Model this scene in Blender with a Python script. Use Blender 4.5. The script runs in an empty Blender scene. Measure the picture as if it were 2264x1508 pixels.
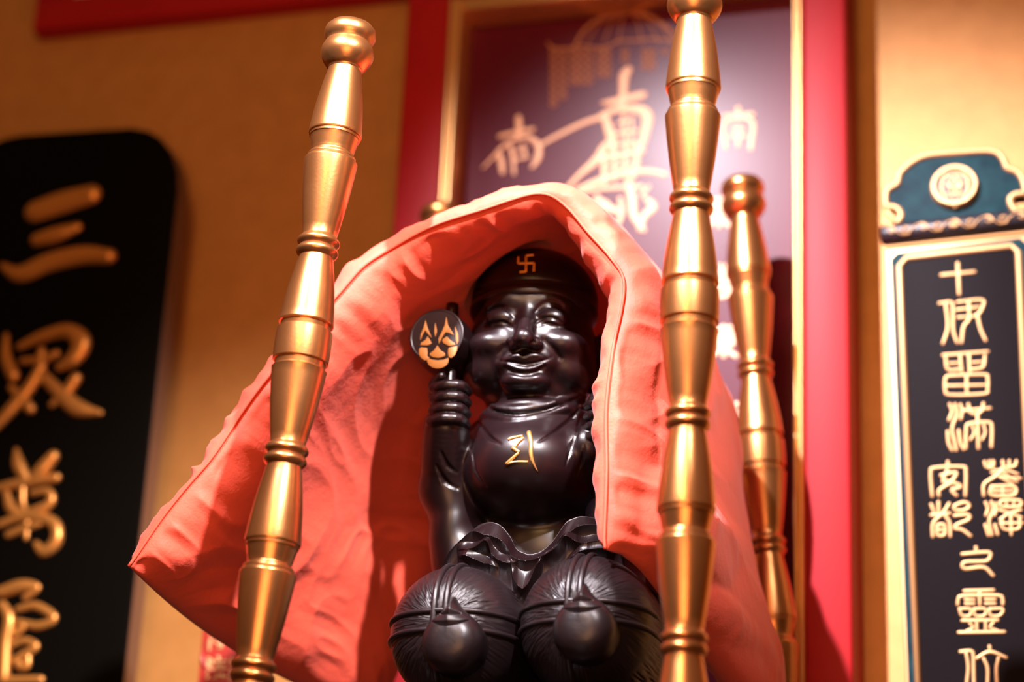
import bpy, math, random
import numpy as np
from mathutils import Vector
random.seed(7); rng = np.random.default_rng(7)
SC = bpy.context.scene; COL = SC.collection
# ------------------------------------------------------------------ camera
FPX = 5200.0
_yaw, _pit, _rol = math.radians(16.5), math.radians(21.8), math.radians(2.6)
F = np.array([-math.sin(_yaw)*math.cos(_pit), math.cos(_yaw)*math.cos(_pit), math.sin(_pit)])
R0 = np.cross(F, [0, 0, 1]); R0 /= np.linalg.norm(R0); U0 = np.cross(R0, F)
RR = math.cos(_rol)*R0 + math.sin(_rol)*U0; UU = -math.sin(_rol)*R0 + math.cos(_rol)*U0
CAM = np.array([0, 0, 2.3]) - 2.85*F
cd = bpy.data.cameras.new('camera'); cam = bpy.data.objects.new('camera', cd); COL.objects.link(cam)
from mathutils import Matrix
cam.matrix_world = Matrix(((RR[0], UU[0], -F[0], CAM[0]), (RR[1], UU[1], -F[1], CAM[1]), (RR[2], UU[2], -F[2], CAM[2]), (0, 0, 0, 1)))
cd.sensor_width = 36; cd.lens = FPX/2264*36; cd.clip_start = .05
cd.dof.use_dof = True; cd.dof.focus_distance = 2.17; cd.dof.aperture_fstop = 2.3
SC.camera = cam
def at(x, y, Y):
    d = F + (x-1132)/FPX*RR - (y-754)/FPX*UU
    return CAM + (Y-CAM[1])/d[1]*d
# ------------------------------------------------------------------ light and exposure
SC.view_settings.view_transform = 'Standard'; SC.view_settings.look = 'None'
SC.view_settings.gamma = 1; SC.view_settings.use_curve_mapping = False; SC.view_settings.exposure = 0.0
W = bpy.data.worlds.new('world'); SC.world = W; W.use_nodes = True
_nt = W.node_tree; _tc = _nt.nodes.new('ShaderNodeTexCoord'); _sp = _nt.nodes.new('ShaderNodeSeparateXYZ'); _cr = _nt.nodes.new('ShaderNodeValToRGB')
_nt.links.new(_tc.outputs['Generated'], _sp.inputs[0]); _mr = _nt.nodes.new('ShaderNodeMapRange'); _mr.inputs['From Min'].default_value = -1
_nt.links.new(_sp.outputs['Z'], _mr.inputs['Value']); _nt.links.new(_mr.outputs[0], _cr.inputs[0])
_cr.color_ramp.elements[0].position = .46; _cr.color_ramp.elements[0].color = (.05, .025, .012, 1)       # dim floor side of the room
_cr.color_ramp.elements[1].position = .60; _cr.color_ramp.elements[1].color = (.40, .17, .075, 1)        # warm ceiling side
_nt.links.new(_cr.outputs[0], _nt.nodes['Background'].inputs[0]); _nt.nodes['Background'].inputs[1].default_value = 0.36
def lamp(name, loc, target, power, size, color, spot=None, blend=.5):
    if spot:
        l = bpy.data.lights.new(name, 'SPOT'); l.spot_size = math.radians(spot); l.spot_blend = blend; l.shadow_soft_size = size
    else:
        l = bpy.data.lights.new(name, 'AREA'); l.shape = 'DISK'; l.size = size
    l.energy = power; l.color = color
    o = bpy.data.objects.new(name, l); COL.objects.link(o); o.location = loc
    o.rotation_euler = (Vector(target)-Vector(loc)).to_track_quat('-Z', 'Y').to_euler()
    return o
lamp('ceiling_spot_light', (-.22, -2.16, 3.62), (.40, -.4, 2.14), 1050, .03, (1.0, .90, .99), 36, 1.0)
lamp('side_spot_light', (1.10, -2.1, 3.35), (-.04, -.5, 2.04), 820, .03, (1.0, .88, .90), 25, 1.0)
lamp('warm_lamp_light', (.3, -2.8, 3.0), (-.2, 0, 2.1), 17, .6, (1.0, .52, .20))  # added soft warm fill from near the camera, aimed at the left wall
lamp('low_lamp_light', (.55, -2.5, 1.55), (.15, -.4, 2.1), 17, 1.1, (1.0, .46, .22))  # added fill from low in front, stands in for bounce into the hood
# ------------------------------------------------------------------ materials
def mat(name, base, rough=.5, metal=0, coat=0, coat_rough=.1, spec=.5, bump=None, mottling=None, sheen=0):
    m = bpy.data.materials.new(name); m.use_nodes = True
    nt = m.node_tree; b = nt.nodes['Principled BSDF']
    b.inputs['Base Color'].default_value = (*base, 1); b.inputs['Roughness'].default_value = rough
    b.inputs['Metallic'].default_value = metal; b.inputs['Coat Weight'].default_value = coat
    b.inputs['Coat Roughness'].default_value = coat_rough; b.inputs['Specular IOR Level'].default_value = spec
    b.inputs['Sheen Weight'].default_value = sheen
    tc = nt.nodes.new('ShaderNodeTexCoord')
    if mottling:
        sc, amt, c2 = mottling
        n = nt.nodes.new('ShaderNodeTexNoise'); n.inputs['Scale'].default_value = sc; n.inputs['Detail'].default_value = 5
        nt.links.new(tc.outputs['Object'], n.inputs['Vector'])
        r = nt.nodes.new('ShaderNodeValToRGB'); r.color_ramp.elements[0].position = .5-amt; r.color_ramp.elements[1].position = .5+amt
        r.color_ramp.elements[0].color = (*base, 1); r.color_ramp.elements[1].color = (*c2, 1)
        nt.links.new(n.outputs['Fac'], r.inputs[0]); nt.links.new(r.outputs[0], b.inputs['Base Color'])
    if bump:
        bn = None
        for sc, st, dist in bump:
            n = nt.nodes.new('ShaderNodeTexNoise'); n.inputs['Scale'].default_value = sc; n.inputs['Detail'].default_value = 4
            nt.links.new(tc.outputs['Object'], n.inputs['Vector'])
            p = nt.nodes.new('ShaderNodeBump'); p.inputs['Strength'].default_value = st; p.inputs['Distance'].default_value = dist
            nt.links.new(n.outputs['Fac'], p.inputs['Height'])
            if bn: nt.links.new(bn.outputs[0], p.inputs['Normal'])
            bn = p
        nt.links.new(bn.outputs[0], b.inputs['Normal'])
    return m
M = {}
M['wall'] = mat('gold_wallpaper', (.50, .225, .058), .45, .3, bump=[(900, .3, .001), (25, .08, .003)], mottling=(30, .2, (.57, .265, .072)))
M['floor'] = mat('dark_floor', (.10, .05, .03), .5, mottling=(8, .2, (.14, .07, .04)))
M['shelf'] = mat('dark_lacquer', (.02, .01, .008), .4, bump=[(60, .1, .001)])
M['red'] = mat('red_frame_lacquer', (.38, .010, .012), .5, coat=.03, coat_rough=.35, spec=.15, mottling=(12, .2, (.34, .008, .014)))
M['trim'] = mat('gold_trim', (.85, .52, .22), .32, .85, bump=[(80, .1, .001)])
M['panel'] = mat('maroon_panel', (.10, .005, .018), .42, coat=.065, coat_rough=.21, spec=.12, mottling=(3, .2, (.085, .004, .02)))
M['panelgold'] = mat('pale_gold_lettering', (.92, .55, .32), .5, .1)
M['thingold'] = mat('faint_gold_drawing', (.62, .28, .12), .5, .1)
M['black'] = mat('black_board', (.002, .0015, .001), .6, spec=.04)
M['edge'] = mat('brown_lacquer_edge', (.11, .06, .04), .35, .4)  # browner and glossier than the board face
M['boardgold'] = mat('carved_gold_lettering', (.62, .27, .06), .34, .6, bump=[(120, .1, .001)])
M['palegold'] = mat('pale_gold_relief', (.64, .37, .16), .45, .45, bump=[(300, .15, .0006)])
M['teal'] = mat('teal_paint', (.003, .020, .030), .6, spec=.1, mottling=(60, .2, (.006, .038, .048)), bump=[(200, .3, .001)])
M['tablet'] = mat('black_tablet_panel', (.007, .005, .006), .5, spec=.03)
M['roll'] = mat('dark_roll', (.012, .010, .016), .4, mottling=(60, .2, (.02, .015, .022)))
M['post'] = mat('antique_gold_paint', (.74, .325, .115), .30, .95, bump=[(350, .12, .0006), (30, .05, .002)], mottling=(40, .3, (.64, .265, .085)))
M['cloth'] = mat('coral_cotton', (.88, .112, .062), .6, spec=.3, sheen=.1, bump=[(70, .22, .004), (420, .22, .0012)])
M['piping'] = mat('coral_piping', (.87, .108, .06), .65, spec=.3)
M['wood'] = mat('dark_lacquered_wood', (.007, .0025, .003), .33, spec=.38, coat=.06, coat_rough=.18, bump=[(70, .05, .001)])
M['bale'] = mat('dark_carved_wood', (.009, .005, .006), .37, spec=.42, coat=.05, coat_rough=.3, bump=[(90, .2, .002)])
M['inlay'] = mat('gold_inlay', (.27, .095, .012), .6, .1)  # mallet emblem gold, shade over the mallet darkened into its colour
M['capinlay'] = mat('orange_gold_inlay', (.85, .36, .05), .45, .1)
M['chestgold'] = mat('bright_gold_leaf', (.85, .50, .16), .3, .8)
M['plaque'] = mat('red_plaque', (.38, .03, .02), .4, coat=.3)
M['mat'] = mat('pale_mount', (.62, .55, .66), .6)
M['navy'] = mat('navy_cloth', (.03, .03, .09), .7)
# ------------------------------------------------------------------ helpers
def mesh_obj(name, v, f, m, parent=None, smooth=True):
    me = bpy.data.meshes.new(name)
    v = np.asarray(v, dtype=np.float32)
    if isinstance(f, np.ndarray) and f.ndim == 2:
        n, k = f.shape
        me.vertices.add(len(v)); me.vertices.foreach_set('co', v.ravel())
        me.loops.add(n*k); me.loops.foreach_set('vertex_index', f.astype(np.int32).ravel())
        me.polygons.add(n); me.polygons.foreach_set('loop_start', np.arange(0, n*k, k, dtype=np.int32))
        me.update(calc_edges=True)
    else:
        me.from_pydata([tuple(map(float, p)) for p in v], [], [tuple(int(i) for i in q) for q in f])
    me.validate()
    me.polygons.foreach_set('use_smooth', [smooth]*len(me.polygons))
    me.materials.append(m if not isinstance(m, str) else M[m])
    o = bpy.data.objects.new(name, me); COL.objects.link(o)
    if parent is not None: o.parent = parent; o.matrix_parent_inverse = parent.matrix_world.inverted() if False else Matrix.Translation(-Vector(parent.location))
    me.update()
    return o
def sharp(o, ang=35):
    me = o.data
    me.set_sharp_from_angle(angle=math.radians(ang))
def empty(name, loc, label, cat, group=None):
    o = bpy.data.objects.new(name, None); COL.objects.link(o); o.location = loc; o.empty_display_size = .05
    tag(o, label, cat, group); return o
def tag(o, label, cat, group=None, kind=None):
    o['label'] = label; o['category'] = cat
    if group: o['group'] = group
    if kind: o['kind'] = kind
class G:
    def __init__(s): s.v = []; s.f = []
    def add(s, v, f):
        n = len(s.v); s.v += [tuple(map(float, p)) for p in v]; s.f += [tuple(int(i)+n for i in q) for q in f]
    def obj(s, name, m, parent=None, smooth=True, ang=None):
        o = mesh_obj(name, s.v, s.f, m, parent, smooth)
        if ang: sharp(o, ang)
        return o
def box(g, x0, x1, y0, y1, z0, z1, b=0):
    if b <= 0:
        v = [(x, y, z) for x in (x0, x1) for y in (y0, y1) for z in (z0, z1)]
        g.add(v, [(0, 1, 3, 2), (4, 6, 7, 5), (0, 4, 5, 1), (2, 3, 7, 6), (0, 2, 6, 4), (1, 5, 7, 3)]); return
    # bevelled along the front (-y) edge
    prism(g, [(x0, z0), (x1, z0), (x1, z1), (x0, z1)], y0, y1, b)
def inset(poly, d):
    P = np.array(poly, float); n = len(P); out = []
    area = sum(P[i][0]*P[(i+1) % n][1]-P[(i+1) % n][0]*P[i][1] for i in range(n))
    sg = 1 if area > 0 else -1
    for i in range(n):
        a = P[i]-P[i-1]; c = P[(i+1) % n]-P[i]
        a = a/(np.linalg.norm(a)+1e-12); c = c/(np.linalg.norm(c)+1e-12)
        n1 = np.array([-a[1], a[0]])*sg; n2 = np.array([-c[1], c[0]])*sg
        b = n1+n2; l = np.linalg.norm(b)
        b = b/l if l > 1e-6 else n1
        k = max(.35, float(b@n1)); out.append(P[i]+b*d/k)
    return np.array(out)
def prism(g, poly, y0, y1, bev=0, steps=3):
    """polygon in XZ extruded from y0 (front) to y1 (back), rounded front edge"""
    n = len(poly); rings = [[(x, y1, z) for x, z in poly]]
    if bev > 0:
        for k in range(steps+1):
            a = k/steps*math.pi/2
            q = inset(poly, bev*(1-math.cos(a))); rings.append([(x, y0+bev*(1-math.sin(a)), z) for x, z in q])
    else: rings.append([(x, y0, z) for x, z in poly])
    v = [p for r in rings for p in r]; f = []
    for k in range(len(rings)-1):
        for i in range(n):
            j = (i+1) % n; f.append((k*n+i, k*n+j, (k+1)*n+j, (k+1)*n+i))
    f.append(tuple(range(n))[::-1]); f.append(tuple((len(rings)-1)*n+i for i in range(n)))
    g.add(v, f)
def pxpoly(pts, Y): return [(at(x, y, Y)[0], at(x, y, Y)[2]) for x, y in pts]
def catmull(P, sub=6):
    P = np.asarray(P, float)
    if len(P) < 3 or sub < 2:
        t = np.linspace(0, 1, max(2, sub))[:, None]
        return P if len(P) != 2 else P[0]*(1-t)+P[1]*t
    Q = np.vstack([2*P[0]-P[1], P, 2*P[-1]-P[-2]]); out = []
    for i in range(1, len(Q)-2):
        for k in range(sub):
            t = k/sub; a, b, c, d = Q[i-1], Q[i], Q[i+1], Q[i+2]
            out.append(.5*((2*b)+(c-a)*t+(2*a-5*b+4*c-d)*t*t+(3*b-a-3*c+d)*t**3))
    out.append(P[-1]); return np.array(out)
def stroke(g, pts, Y, depth=.6, hmax=.01, sub=6, seg=8, curve=True, facet=False):
    """pts: (px, py, half width in px); raised stroke lying on the plane y=Y, bulging towards -y"""
    P = np.array([[*at(x, y, Y)[[0, 2]], w*float(np.linalg.norm(at(x+1, y, Y)-at(x, y, Y)))] for x, y, w in pts])
    if curve: P = catmull(P, sub)
    xz, w = P[:, :2], np.abs(P[:, 2])
    T = np.gradient(xz, axis=0); T /= (np.linalg.norm(T, axis=1)[:, None]+1e-9)
    rings = []
    def ring(c, t, ww, hh):
        n = np.array([-t[1], t[0]]); r = []
        for k in range(seg+1):
            a = math.pi*k/seg
            if facet: s = 1-abs(1-2*k/seg)
            else: s = math.sin(a)
            q = c+n*math.cos(a)*ww; r.append((q[0], Y-s*hh, q[1]))
        return r
    N = len(P)
    for k in range(3):
        a = (k+.15)/3*math.pi/2; rings.append(ring(xz[0]-T[0]*w[0]*math.cos(a), T[0], w[0]*math.sin(a), min(hmax, w[0]*depth)*math.sin(a)))
    for i in range(N): rings.append(ring(xz[i], T[i], w[i], min(hmax, w[i]*depth)))
    for k in range(2, -1, -1):
        a = (k+.15)/3*math.pi/2; rings.append(ring(xz[-1]+T[-1]*w[-1]*math.cos(a), T[-1], w[-1]*math.sin(a), min(hmax, w[-1]*depth)*math.sin(a)))
    n = seg+1; f = []
    for i in range(len(rings)-1):
        for k in range(seg): f.append((i*n+k, i*n+k+1, (i+1)*n+k+1, (i+1)*n+k))
        f.append((i*n+seg, i*n, (i+1)*n, (i+1)*n+seg))
    f.append(tuple(range(n))); f.append(tuple((len(rings)-1)*n+k for k in range(n))[::-1])
    g.add([p for r in rings for p in r], f)
def tube(g, pts, rad, seg=10, closed=False):
    P = np.asarray(pts, float); N = len(P); rad = np.broadcast_to(np.asarray(rad, float), (N,))
    T = np.gradient(P, axis=0) if not closed else np.roll(P, -1, 0)-np.roll(P, 1, 0)
    T /= (np.linalg.norm(T, axis=1)[:, None]+1e-12)
    n = np.cross(T[0], [0, 0, 1]);
    if np.linalg.norm(n) < .1: n = np.cross(T[0], [1, 0, 0])
    v = []
    for i in range(N):
        n = n-T[i]*(n@T[i]); n /= np.linalg.norm(n); b = np.cross(T[i], n)
        for k in range(seg):
            a = 2*math.pi*k/seg; v.append(P[i]+(n*math.cos(a)+b*math.sin(a))*rad[i])
    f = []
    for i in range(N if closed else N-1):
        j = (i+1) % N
        for k in range(seg): f.append((i*seg+k, i*seg+(k+1) % seg, j*seg+(k+1) % seg, j*seg+k))
    if not closed: f.append(tuple(range(seg))[::-1]); f.append(tuple((N-1)*seg+k for k in range(seg)))
    g.add(v, f)
def lathe(g, prof, base, top, seg=64):
    """prof: list of (s, r) with s measured along base->top axis from the top downwards (metres)"""
    base = np.array(base, float); top = np.array(top, float); ax = (base-top)/np.linalg.norm(base-top)
    u = np.cross(ax, [0, 1, 0]); u /= np.linalg.norm(u); w = np.cross(ax, u); v = []
    for s, r in prof:
        for k in range(seg):
            a = 2*math.pi*k/seg; v.append(top+ax*s+(u*math.cos(a)+w*math.sin(a))*r)
    f = []
    for i in range(len(prof)-1):
        for k in range(seg): f.append((i*seg+k, (i+1)*seg+k, (i+1)*seg+(k+1) % seg, i*seg+(k+1) % seg))
    f.append(tuple(range(seg))); f.append(tuple((len(prof)-1)*seg+k for k in range(seg))[::-1])
    g.add(v, f)
# ------------------------------------------------------------------ room
SHELF = 1.60
g = G(); box(g, -3, 3, 0, .15, 0, 4.2); o = g.obj('wall_back', 'wall', None, False); o['kind'] = 'structure'
g = G(); box(g, -3, 3, -4, .15, -.1, 0); o = g.obj('floor', 'floor', None, False); o['kind'] = 'structure'
alt = empty('altar_table', (.25, -.41, 0), 'black lacquered altar shelf under the statue, posts and tablets', 'altar')
g = G(); box(g, -.9, 1.3, -.82, -.001, SHELF-.03, SHELF); g.obj('table_top', 'shelf', alt, False)
g = G(); box(g, -.87, 1.27, -.79, -.002, .0, SHELF-.03); g.obj('cabinet', 'shelf', alt, False)
# ------------------------------------------------------------------ picture hanging at the upper left
Yp = -.03
a = at(70, 66, Yp); b = at(1000, -55, Yp)
x0, z0 = a[0], a[2]; x1 = x0+.78; z1 = z0+.55; w = .047
pic = empty('hanging_picture', ((x0+x1)/2, -.001, z0), 'red framed picture with pale mount hanging at the top left of the wall', 'picture')
g = G()
prism(g, [(x0, z0), (x1, z0), (x1, z0+w), (x0, z0+w)], Yp, -.0005, .004); prism(g, [(x0, z1-w), (x1, z1-w), (x1, z1), (x0, z1)], Yp, -.0005, .004)
prism(g, [(x0, z0+w), (x0+w, z0+w), (x0+w, z1-w), (x0, z1-w)], Yp, -.0005, .004); prism(g, [(x1-w, z0+w), (x1, z0+w), (x1, z1-w), (x1-w, z1-w)], Yp, -.0005, .004)
g.obj('frame', 'red', pic, True, 40)
g = G(); box(g, x0+w, x1-w, -.012, -.004, z0+w, z1-w); g.obj('mount', 'mat', pic, False)
# ------------------------------------------------------------------ big red framed panel behind the statue
Yf, Yg = -.09, -.05
XL, XR = at(885, 250, Yf)[0], at(1873, 400, Yf)[0]
xl = at(982, 250, Yf)[0]; xr = at(1776, 400, Yf)[0]
ZT_in = at(1020, 26, Yf)[2]; tw = .0175
xl2, xr2 = xl+tw, xr-.0115
ZT = ZT_in+.062
pan = empty('calligraphy_panel', ((XL+XR)/2, -.045, SHELF), 'tall maroon panel with gold calligraphy in a wide red frame behind the statue', 'panel')
def bar(g, x0, x1, z0, z1, y0, y1, b=.004): prism(g, [(x0, z0), (x1, z0), (x1, z1), (x0, z1)], y0, y1, b)
g = G(); bar(g, XL, xl, SHELF+.0005, ZT, Yf, -.0005); bar(g, xr, XR, SHELF+.0005, ZT, Yf, -.0005)
bar(g, xl, xr, ZT_in+.018, ZT, Yf, -.0005); bar(g, xl, xr, SHELF+.0005, SHELF+.05, Yf, -.0005)
g.obj('frame', 'red', pan, True, 40)
g = G()
for (a0, a1) in ((xl, xl2), (xr2, xr)):
    n = 16; prof = []
    for k in range(n+1):
        u = k/n; prof.append((a0+(a1-a0)*u, Yf-.004-.0035*abs(math.sin(u*2*math.pi))**.7))
    v = [(x, y, z) for z in (SHELF+.05, ZT_in+.016) for x, y in prof] + [(x, Yg+.004, z) for z in (SHELF+.05, ZT_in+.016) for x in (a0, a1)]
    m_ = n+1; f = [(k, k+1, m_+k+1, m_+k) for k in range(n)]
    f += [(2*m_, 0, m_, 2*m_+2), (n, 2*m_+1, 2*m_+3, m_+n), (2*m_+1, 2*m_, 2*m_+2, 2*m_+3)]
    g.add(v, f)
bar(g, xl2, xr2, ZT_in-.001, ZT_in+.017, Yf-.005, Yg+.004, .003)
g.obj('trim', 'trim', pan, True, 40)
g = G(); box(g, xl2+.0002, xr2-.0002, Yg, Yg+.01, SHELF+.05, ZT_in-.002); g.obj('panel', 'panel', pan, False)
def char(name, strokes, Y, m, parent, depth=.6, hmax=.01, **k):
    g = G()
    for s in strokes: stroke(g, s, Y, depth, hmax, **k)
    return g.obj(name, m, parent, True, 60)
def zs(S, sc, ox, oy, wk=None):   # strokes noted in a zoomed crop -> photo pixels
    out = []
    for s in S:
        w = s[0] if not isinstance(s[0], tuple) else None
        pts = s[1:] if w is not None else s
        out.append([(ox+p[0]*sc, oy+p[1]*sc, (p[2] if len(p) > 2 else w)*sc) for p in pts])
    return out
Z3 = (.3714, 840, 0)
P1 = zs([[(825, 700, 18), (828, 760, 20), (820, 830, 14)], [13, (715, 812), (800, 790), (910, 770)], [(612, 1000, 5), (680, 930, 9), (750, 860, 12), (860, 815, 14), (940, 860, 18), (940, 940, 20), (905, 995, 10)],
         [(705, 900, 12), (722, 960, 18), (730, 1025, 14)], [(770, 860, 9), (790, 930, 13), (798, 1035, 9)], [9, (780, 905), (870, 880)], [9, (790, 955), (880, 930)], [(850, 860, 8), (868, 940, 9)],
         [(940, 870, 12), (1100, 785, 14), (1230, 725, 15), (1350, 690, 18)]], *Z3)
char('character', P1, Yg, 'panelgold', pan, .3, .0012)
P2 = zs([[(1478, 415, 24), (1455, 450, 30), (1448, 540, 24), (1440, 650, 24)], [(1325, 612, 10), (1400, 605, 24), (1480, 585, 26), (1565, 565, 24)],
         [(1320, 690, 20), (1400, 655, 22), (1530, 650, 30), (1590, 690, 34), (1575, 800, 28), (1545, 900, 22)], [(1340, 700, 24), (1375, 810, 28), (1390, 910, 24)],
         [12, (1420, 735), (1500, 712)], [13, (1400, 795), (1530, 780)], [12, (1400, 865), (1530, 850)], [13, (1450, 690), (1465, 900)], [10, (1500, 700), (1500, 880)]], *Z3)
char('character', P2, Yg, 'panelgold', pan, .3, .0012)
P3 = zs([[(1100, 1135, 10), (1190, 1040, 16), (1290, 950, 26), (1340, 870, 24), (1400, 840, 20)], [(1290, 950, 22), (1420, 930, 24), (1560, 900, 20)], [(1170, 1130, 14), (1300, 1080, 24), (1450, 1030, 22), (1600, 1020, 18), (1700, 1040, 18)],
         [18, (1330, 880), (1335, 1090)], [13, (1395, 860), (1400, 1070)], [13, (1460, 850), (1460, 1060)], [(1530, 860, 18), (1530, 960, 20), (1500, 1060, 20)], [12, (1330, 1000), (1530, 970)],
         [14, (1200, 1140), (1350, 1120), (1560, 1110)]], *Z3)
char('character', P3, Yg, 'panelgold', pan, .3, .0012)
P4 = zs([[(1480, 1090, 24), (1500, 1180, 28), (1510, 1280, 24), (1570, 1370, 14)], [(1290, 1180, 22), (1340, 1230, 26), (1420, 1260, 20)], [(1340, 1200, 14), (1380, 1250, 20)], [(1580, 1180, 12), (1625, 1230, 26), (1570, 1290, 22), (1550, 1360, 20)],
         [(1430, 1180, 12), (1440, 1260, 16), (1420, 1330, 14)], [(1600, 1110, 12), (1560, 1160, 14)]], *Z3)
char('character', P4, Yg, 'panelgold', pan, .3, .0012)
def glyph(cx, cy, s, kind, w=5):
    K = {0: [[(0, -1), (0, -.5)], [(-.8, -.6), (.8, -.7)], [(-.7, .9), (-.75, -.3), (.75, -.4), (.7, .95)], [(-.3, 0), (.3, 0)], [(-.4, .35), (.4, .35)], [(0, -.1), (0, .8)]],
         1: [[(-.8, -.8), (.8, -.85)], [(-.6, -.4), (-.5, .3), (.6, .2), (.6, -.5), (-.6, -.4)], [(0, -.9), (0, .9)], [(-.6, -.05), (.6, -.1)], [(-.9, .9), (-.1, .4)], [(.1, .5), (.9, .9)]],
         2: [[(-.9, -.5), (.9, -.6)], [(-.2, -1), (-.3, -.2), (-.9, .3)], [(.3, -1), (.3, 0), (.9, .3)], [(-.6, .2), (.6, .1), (.4, .9), (-.5, .9), (-.6, .2)], [(-.5, .5), (.5, .5)]],
         3: [[(-.5, -1), (-.7, -.2), (-.4, .3), (-.8, .9)], [(.1, -.8), (.8, -.9), (.6, -.1), (.1, 0)], [(.2, -.4), (.7, -.4)], [(.4, 0), (.4, .9), (0, .7)], [(-.1, .4), (.9, .3)]]}[kind]
    return [[(cx+x*s*.85, cy+y*s, w) for x, y in st] for st in K]
for cx, cy, s, k in ((1632, 285, 46, 0), (1590, 470, 34, 1), (1597, 622, 34, 2), (1600, 755, 36, 1), (1612, 925, 34, 3), (1655, 1120, 30, 0), (1400, 1010, 50, 1), (1120, 760, 50, 2), (1090, 560, 36, 3)):
    char('character', glyph(cx, cy, s, k, 5.5), Yg, 'panelgold', pan, .3, .0012)
g = G()
Z = lambda L, w: stroke(g, [(840+x*.3714, y*.3714, w) for x, y in L], Yg, .3, .0006, sub=5, seg=4)
Z([(1000, 255), (1030, 285), (1120, 288), (1200, 272), (1330, 285), (1420, 245), (1520, 240), (1620, 232), (1750, 245), (1900, 270)], 2.0)
for e in (0, 14): Z([(1160, 265+e), (1220, 170+e), (1320, 95+e), (1430, 60+e), (1510, 58+e), (1600, 85+e), (1700, 150+e), (1790, 235+e)], 1.4)
for x in (1230, 1330, 1420, 1560, 1660, 1740): Z([(1480, 62), ((x+1480)/2+(x-1480)*.15, 130), (x, 258)], 1.1)
def dots(cx, y0, y1):
    y = y0
    while y < y1:
        c = at(840+cx*.3714, y*.3714, Yg); r = .0042
        tube(g, [(c[0]+r*math.cos(t), Yg-.0004, c[2]+r*math.sin(t)) for t in np.linspace(0, 2*math.pi, 13)[:-1]], .0009, 5, True)
        tube(g, [(c[0], Yg+.0003, c[2]), (c[0], Yg-.0008, c[2])], .0013, 6)
        y += 44
for cx, y1 in ((1035, 660), (1090, 610), (1150, 520), (1195, 520), (1245, 500), (1310, 450), (1355, 450), (1460, 380), (1580, 420), (1620, 400), (1700, 330), (1830, 500), (1900, 600)): dots(cx, 310, y1)
g.obj('canopy_drawing', 'thingold', pan)
# ------------------------------------------------------------------ black board on the left
Yb = -.10
def board_outline():
    tl = (-92, 1); P = []
    # right side upward, then rounded corner, top edge, left rounded corner, left side
    zb = SHELF+.0005
    xr_top = at(391, 420, Yb); xr_bot = at(270, 1508, Yb)
    dirr = (xr_bot[0]-xr_top[0])/(xr_bot[2]-xr_top[2])
    def rx(z): return xr_top[0]+dirr*(z-xr_top[2])
    top = pxpoly([(391, 420), (390, 375), (377, 335), (352, 304), (325, 288), (290, 282), (200, 287), (100, 294), (45, 298), (10, 305), (-30, 322), (-60, 345), (-80, 380), (-85, 425)], Yb)
    lx = top[-1][0]
    return [(lx, zb), (rx(zb)-.0, zb)]+top
po = board_outline()
brd = empty('memorial_board', (at(150, 900, Yb)[0], Yb+.02, SHELF), 'large black board with rounded top and raised golden characters at the left', 'board')
g = G(); prism(g, po, Yb, Yb+.036, .003)
o = g.obj('board', 'black', brd, True, 40)
g = G(); prism(g, [tuple(p) for p in inset(po, -.0007)], Yb+.004, Yb+.0355, .0005); g.obj('board_edge', 'edge', brd, True, 40)
CH = {}
CH[0] = [[(78, 468, 23), (140, 447, 25), (203, 430, 21)], [(82, 531, 14), (125, 519, 17), (172, 503, 10)], [(6, 588, 7), (45, 606, 18), (110, 580, 21), (185, 564, 20), (242, 567, 16)]]
CH[1] = [[(14, 742, 6), (14, 790, 12), (30, 832, 14)], [(45, 766, 8), (95, 744, 13), (150, 732, 16), (180, 757, 21), (165, 792, 18), (132, 812, 9)], [(50, 798, 7), (95, 795, 9), (125, 782, 8)], [(92, 775, 9), (88, 840, 10)],
         [(92, 812, 12), (65, 858, 14), (25, 905, 14), (-20, 955, 9)], [(95, 830, 11), (135, 872, 15), (172, 903, 18), (222, 913, 6)], [(25, 857, 8), (50, 885, 12), (68, 905, 11)], [(168, 838, 13), (145, 870, 12), (115, 895, 7)]]
CH[2] = [[(36, 995, 5), (42, 1030, 14), (62, 1068, 10)], [(118, 1010, 13), (93, 1040, 16), (65, 1070, 9)], [(-5, 1080, 9), (40, 1070, 11), (125, 1057, 10)], [(14, 1092, 8), (25, 1125, 12), (48, 1140, 9)], [(50, 1075, 7), (50, 1115, 8), (60, 1142, 9)],
         [(72, 1090, 7), (105, 1087, 9), (113, 1110, 10), (82, 1130, 12), (45, 1137, 7)], [(0, 1160, 9), (42, 1145, 10), (90, 1145, 12), (122, 1162, 13), (124, 1198, 14), (97, 1220, 12), (80, 1203, 7)], [(18, 1183, 8), (55, 1168, 9), (88, 1158, 7)], [(60, 1152, 6), (58, 1190, 6)]]
CH[3] = [[(0, 1310, 12), (50, 1296, 14), (84, 1300, 7), (55, 1322, 7)], [(5, 1338, 10), (20, 1370, 13), (12, 1425, 14), (8, 1500, 14)], [(40, 1347, 7), (80, 1340, 9), (120, 1367, 9), (85, 1384, 9), (40, 1375, 7)], [(52, 1385, 9), (30, 1405, 9)], [(25, 1427, 8), (55, 1417, 8), (80, 1430, 8), (52, 1448, 9), (32, 1462, 8)],
         [(38, 1462, 8), (45, 1474, 9), (60, 1472, 8), (62, 1452, 7)], [(0, 1505, 9), (90, 1503, 9)]]
for k in range(4): char('character', CH[k], Yb, 'boardgold', brd, .8, .008)
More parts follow.
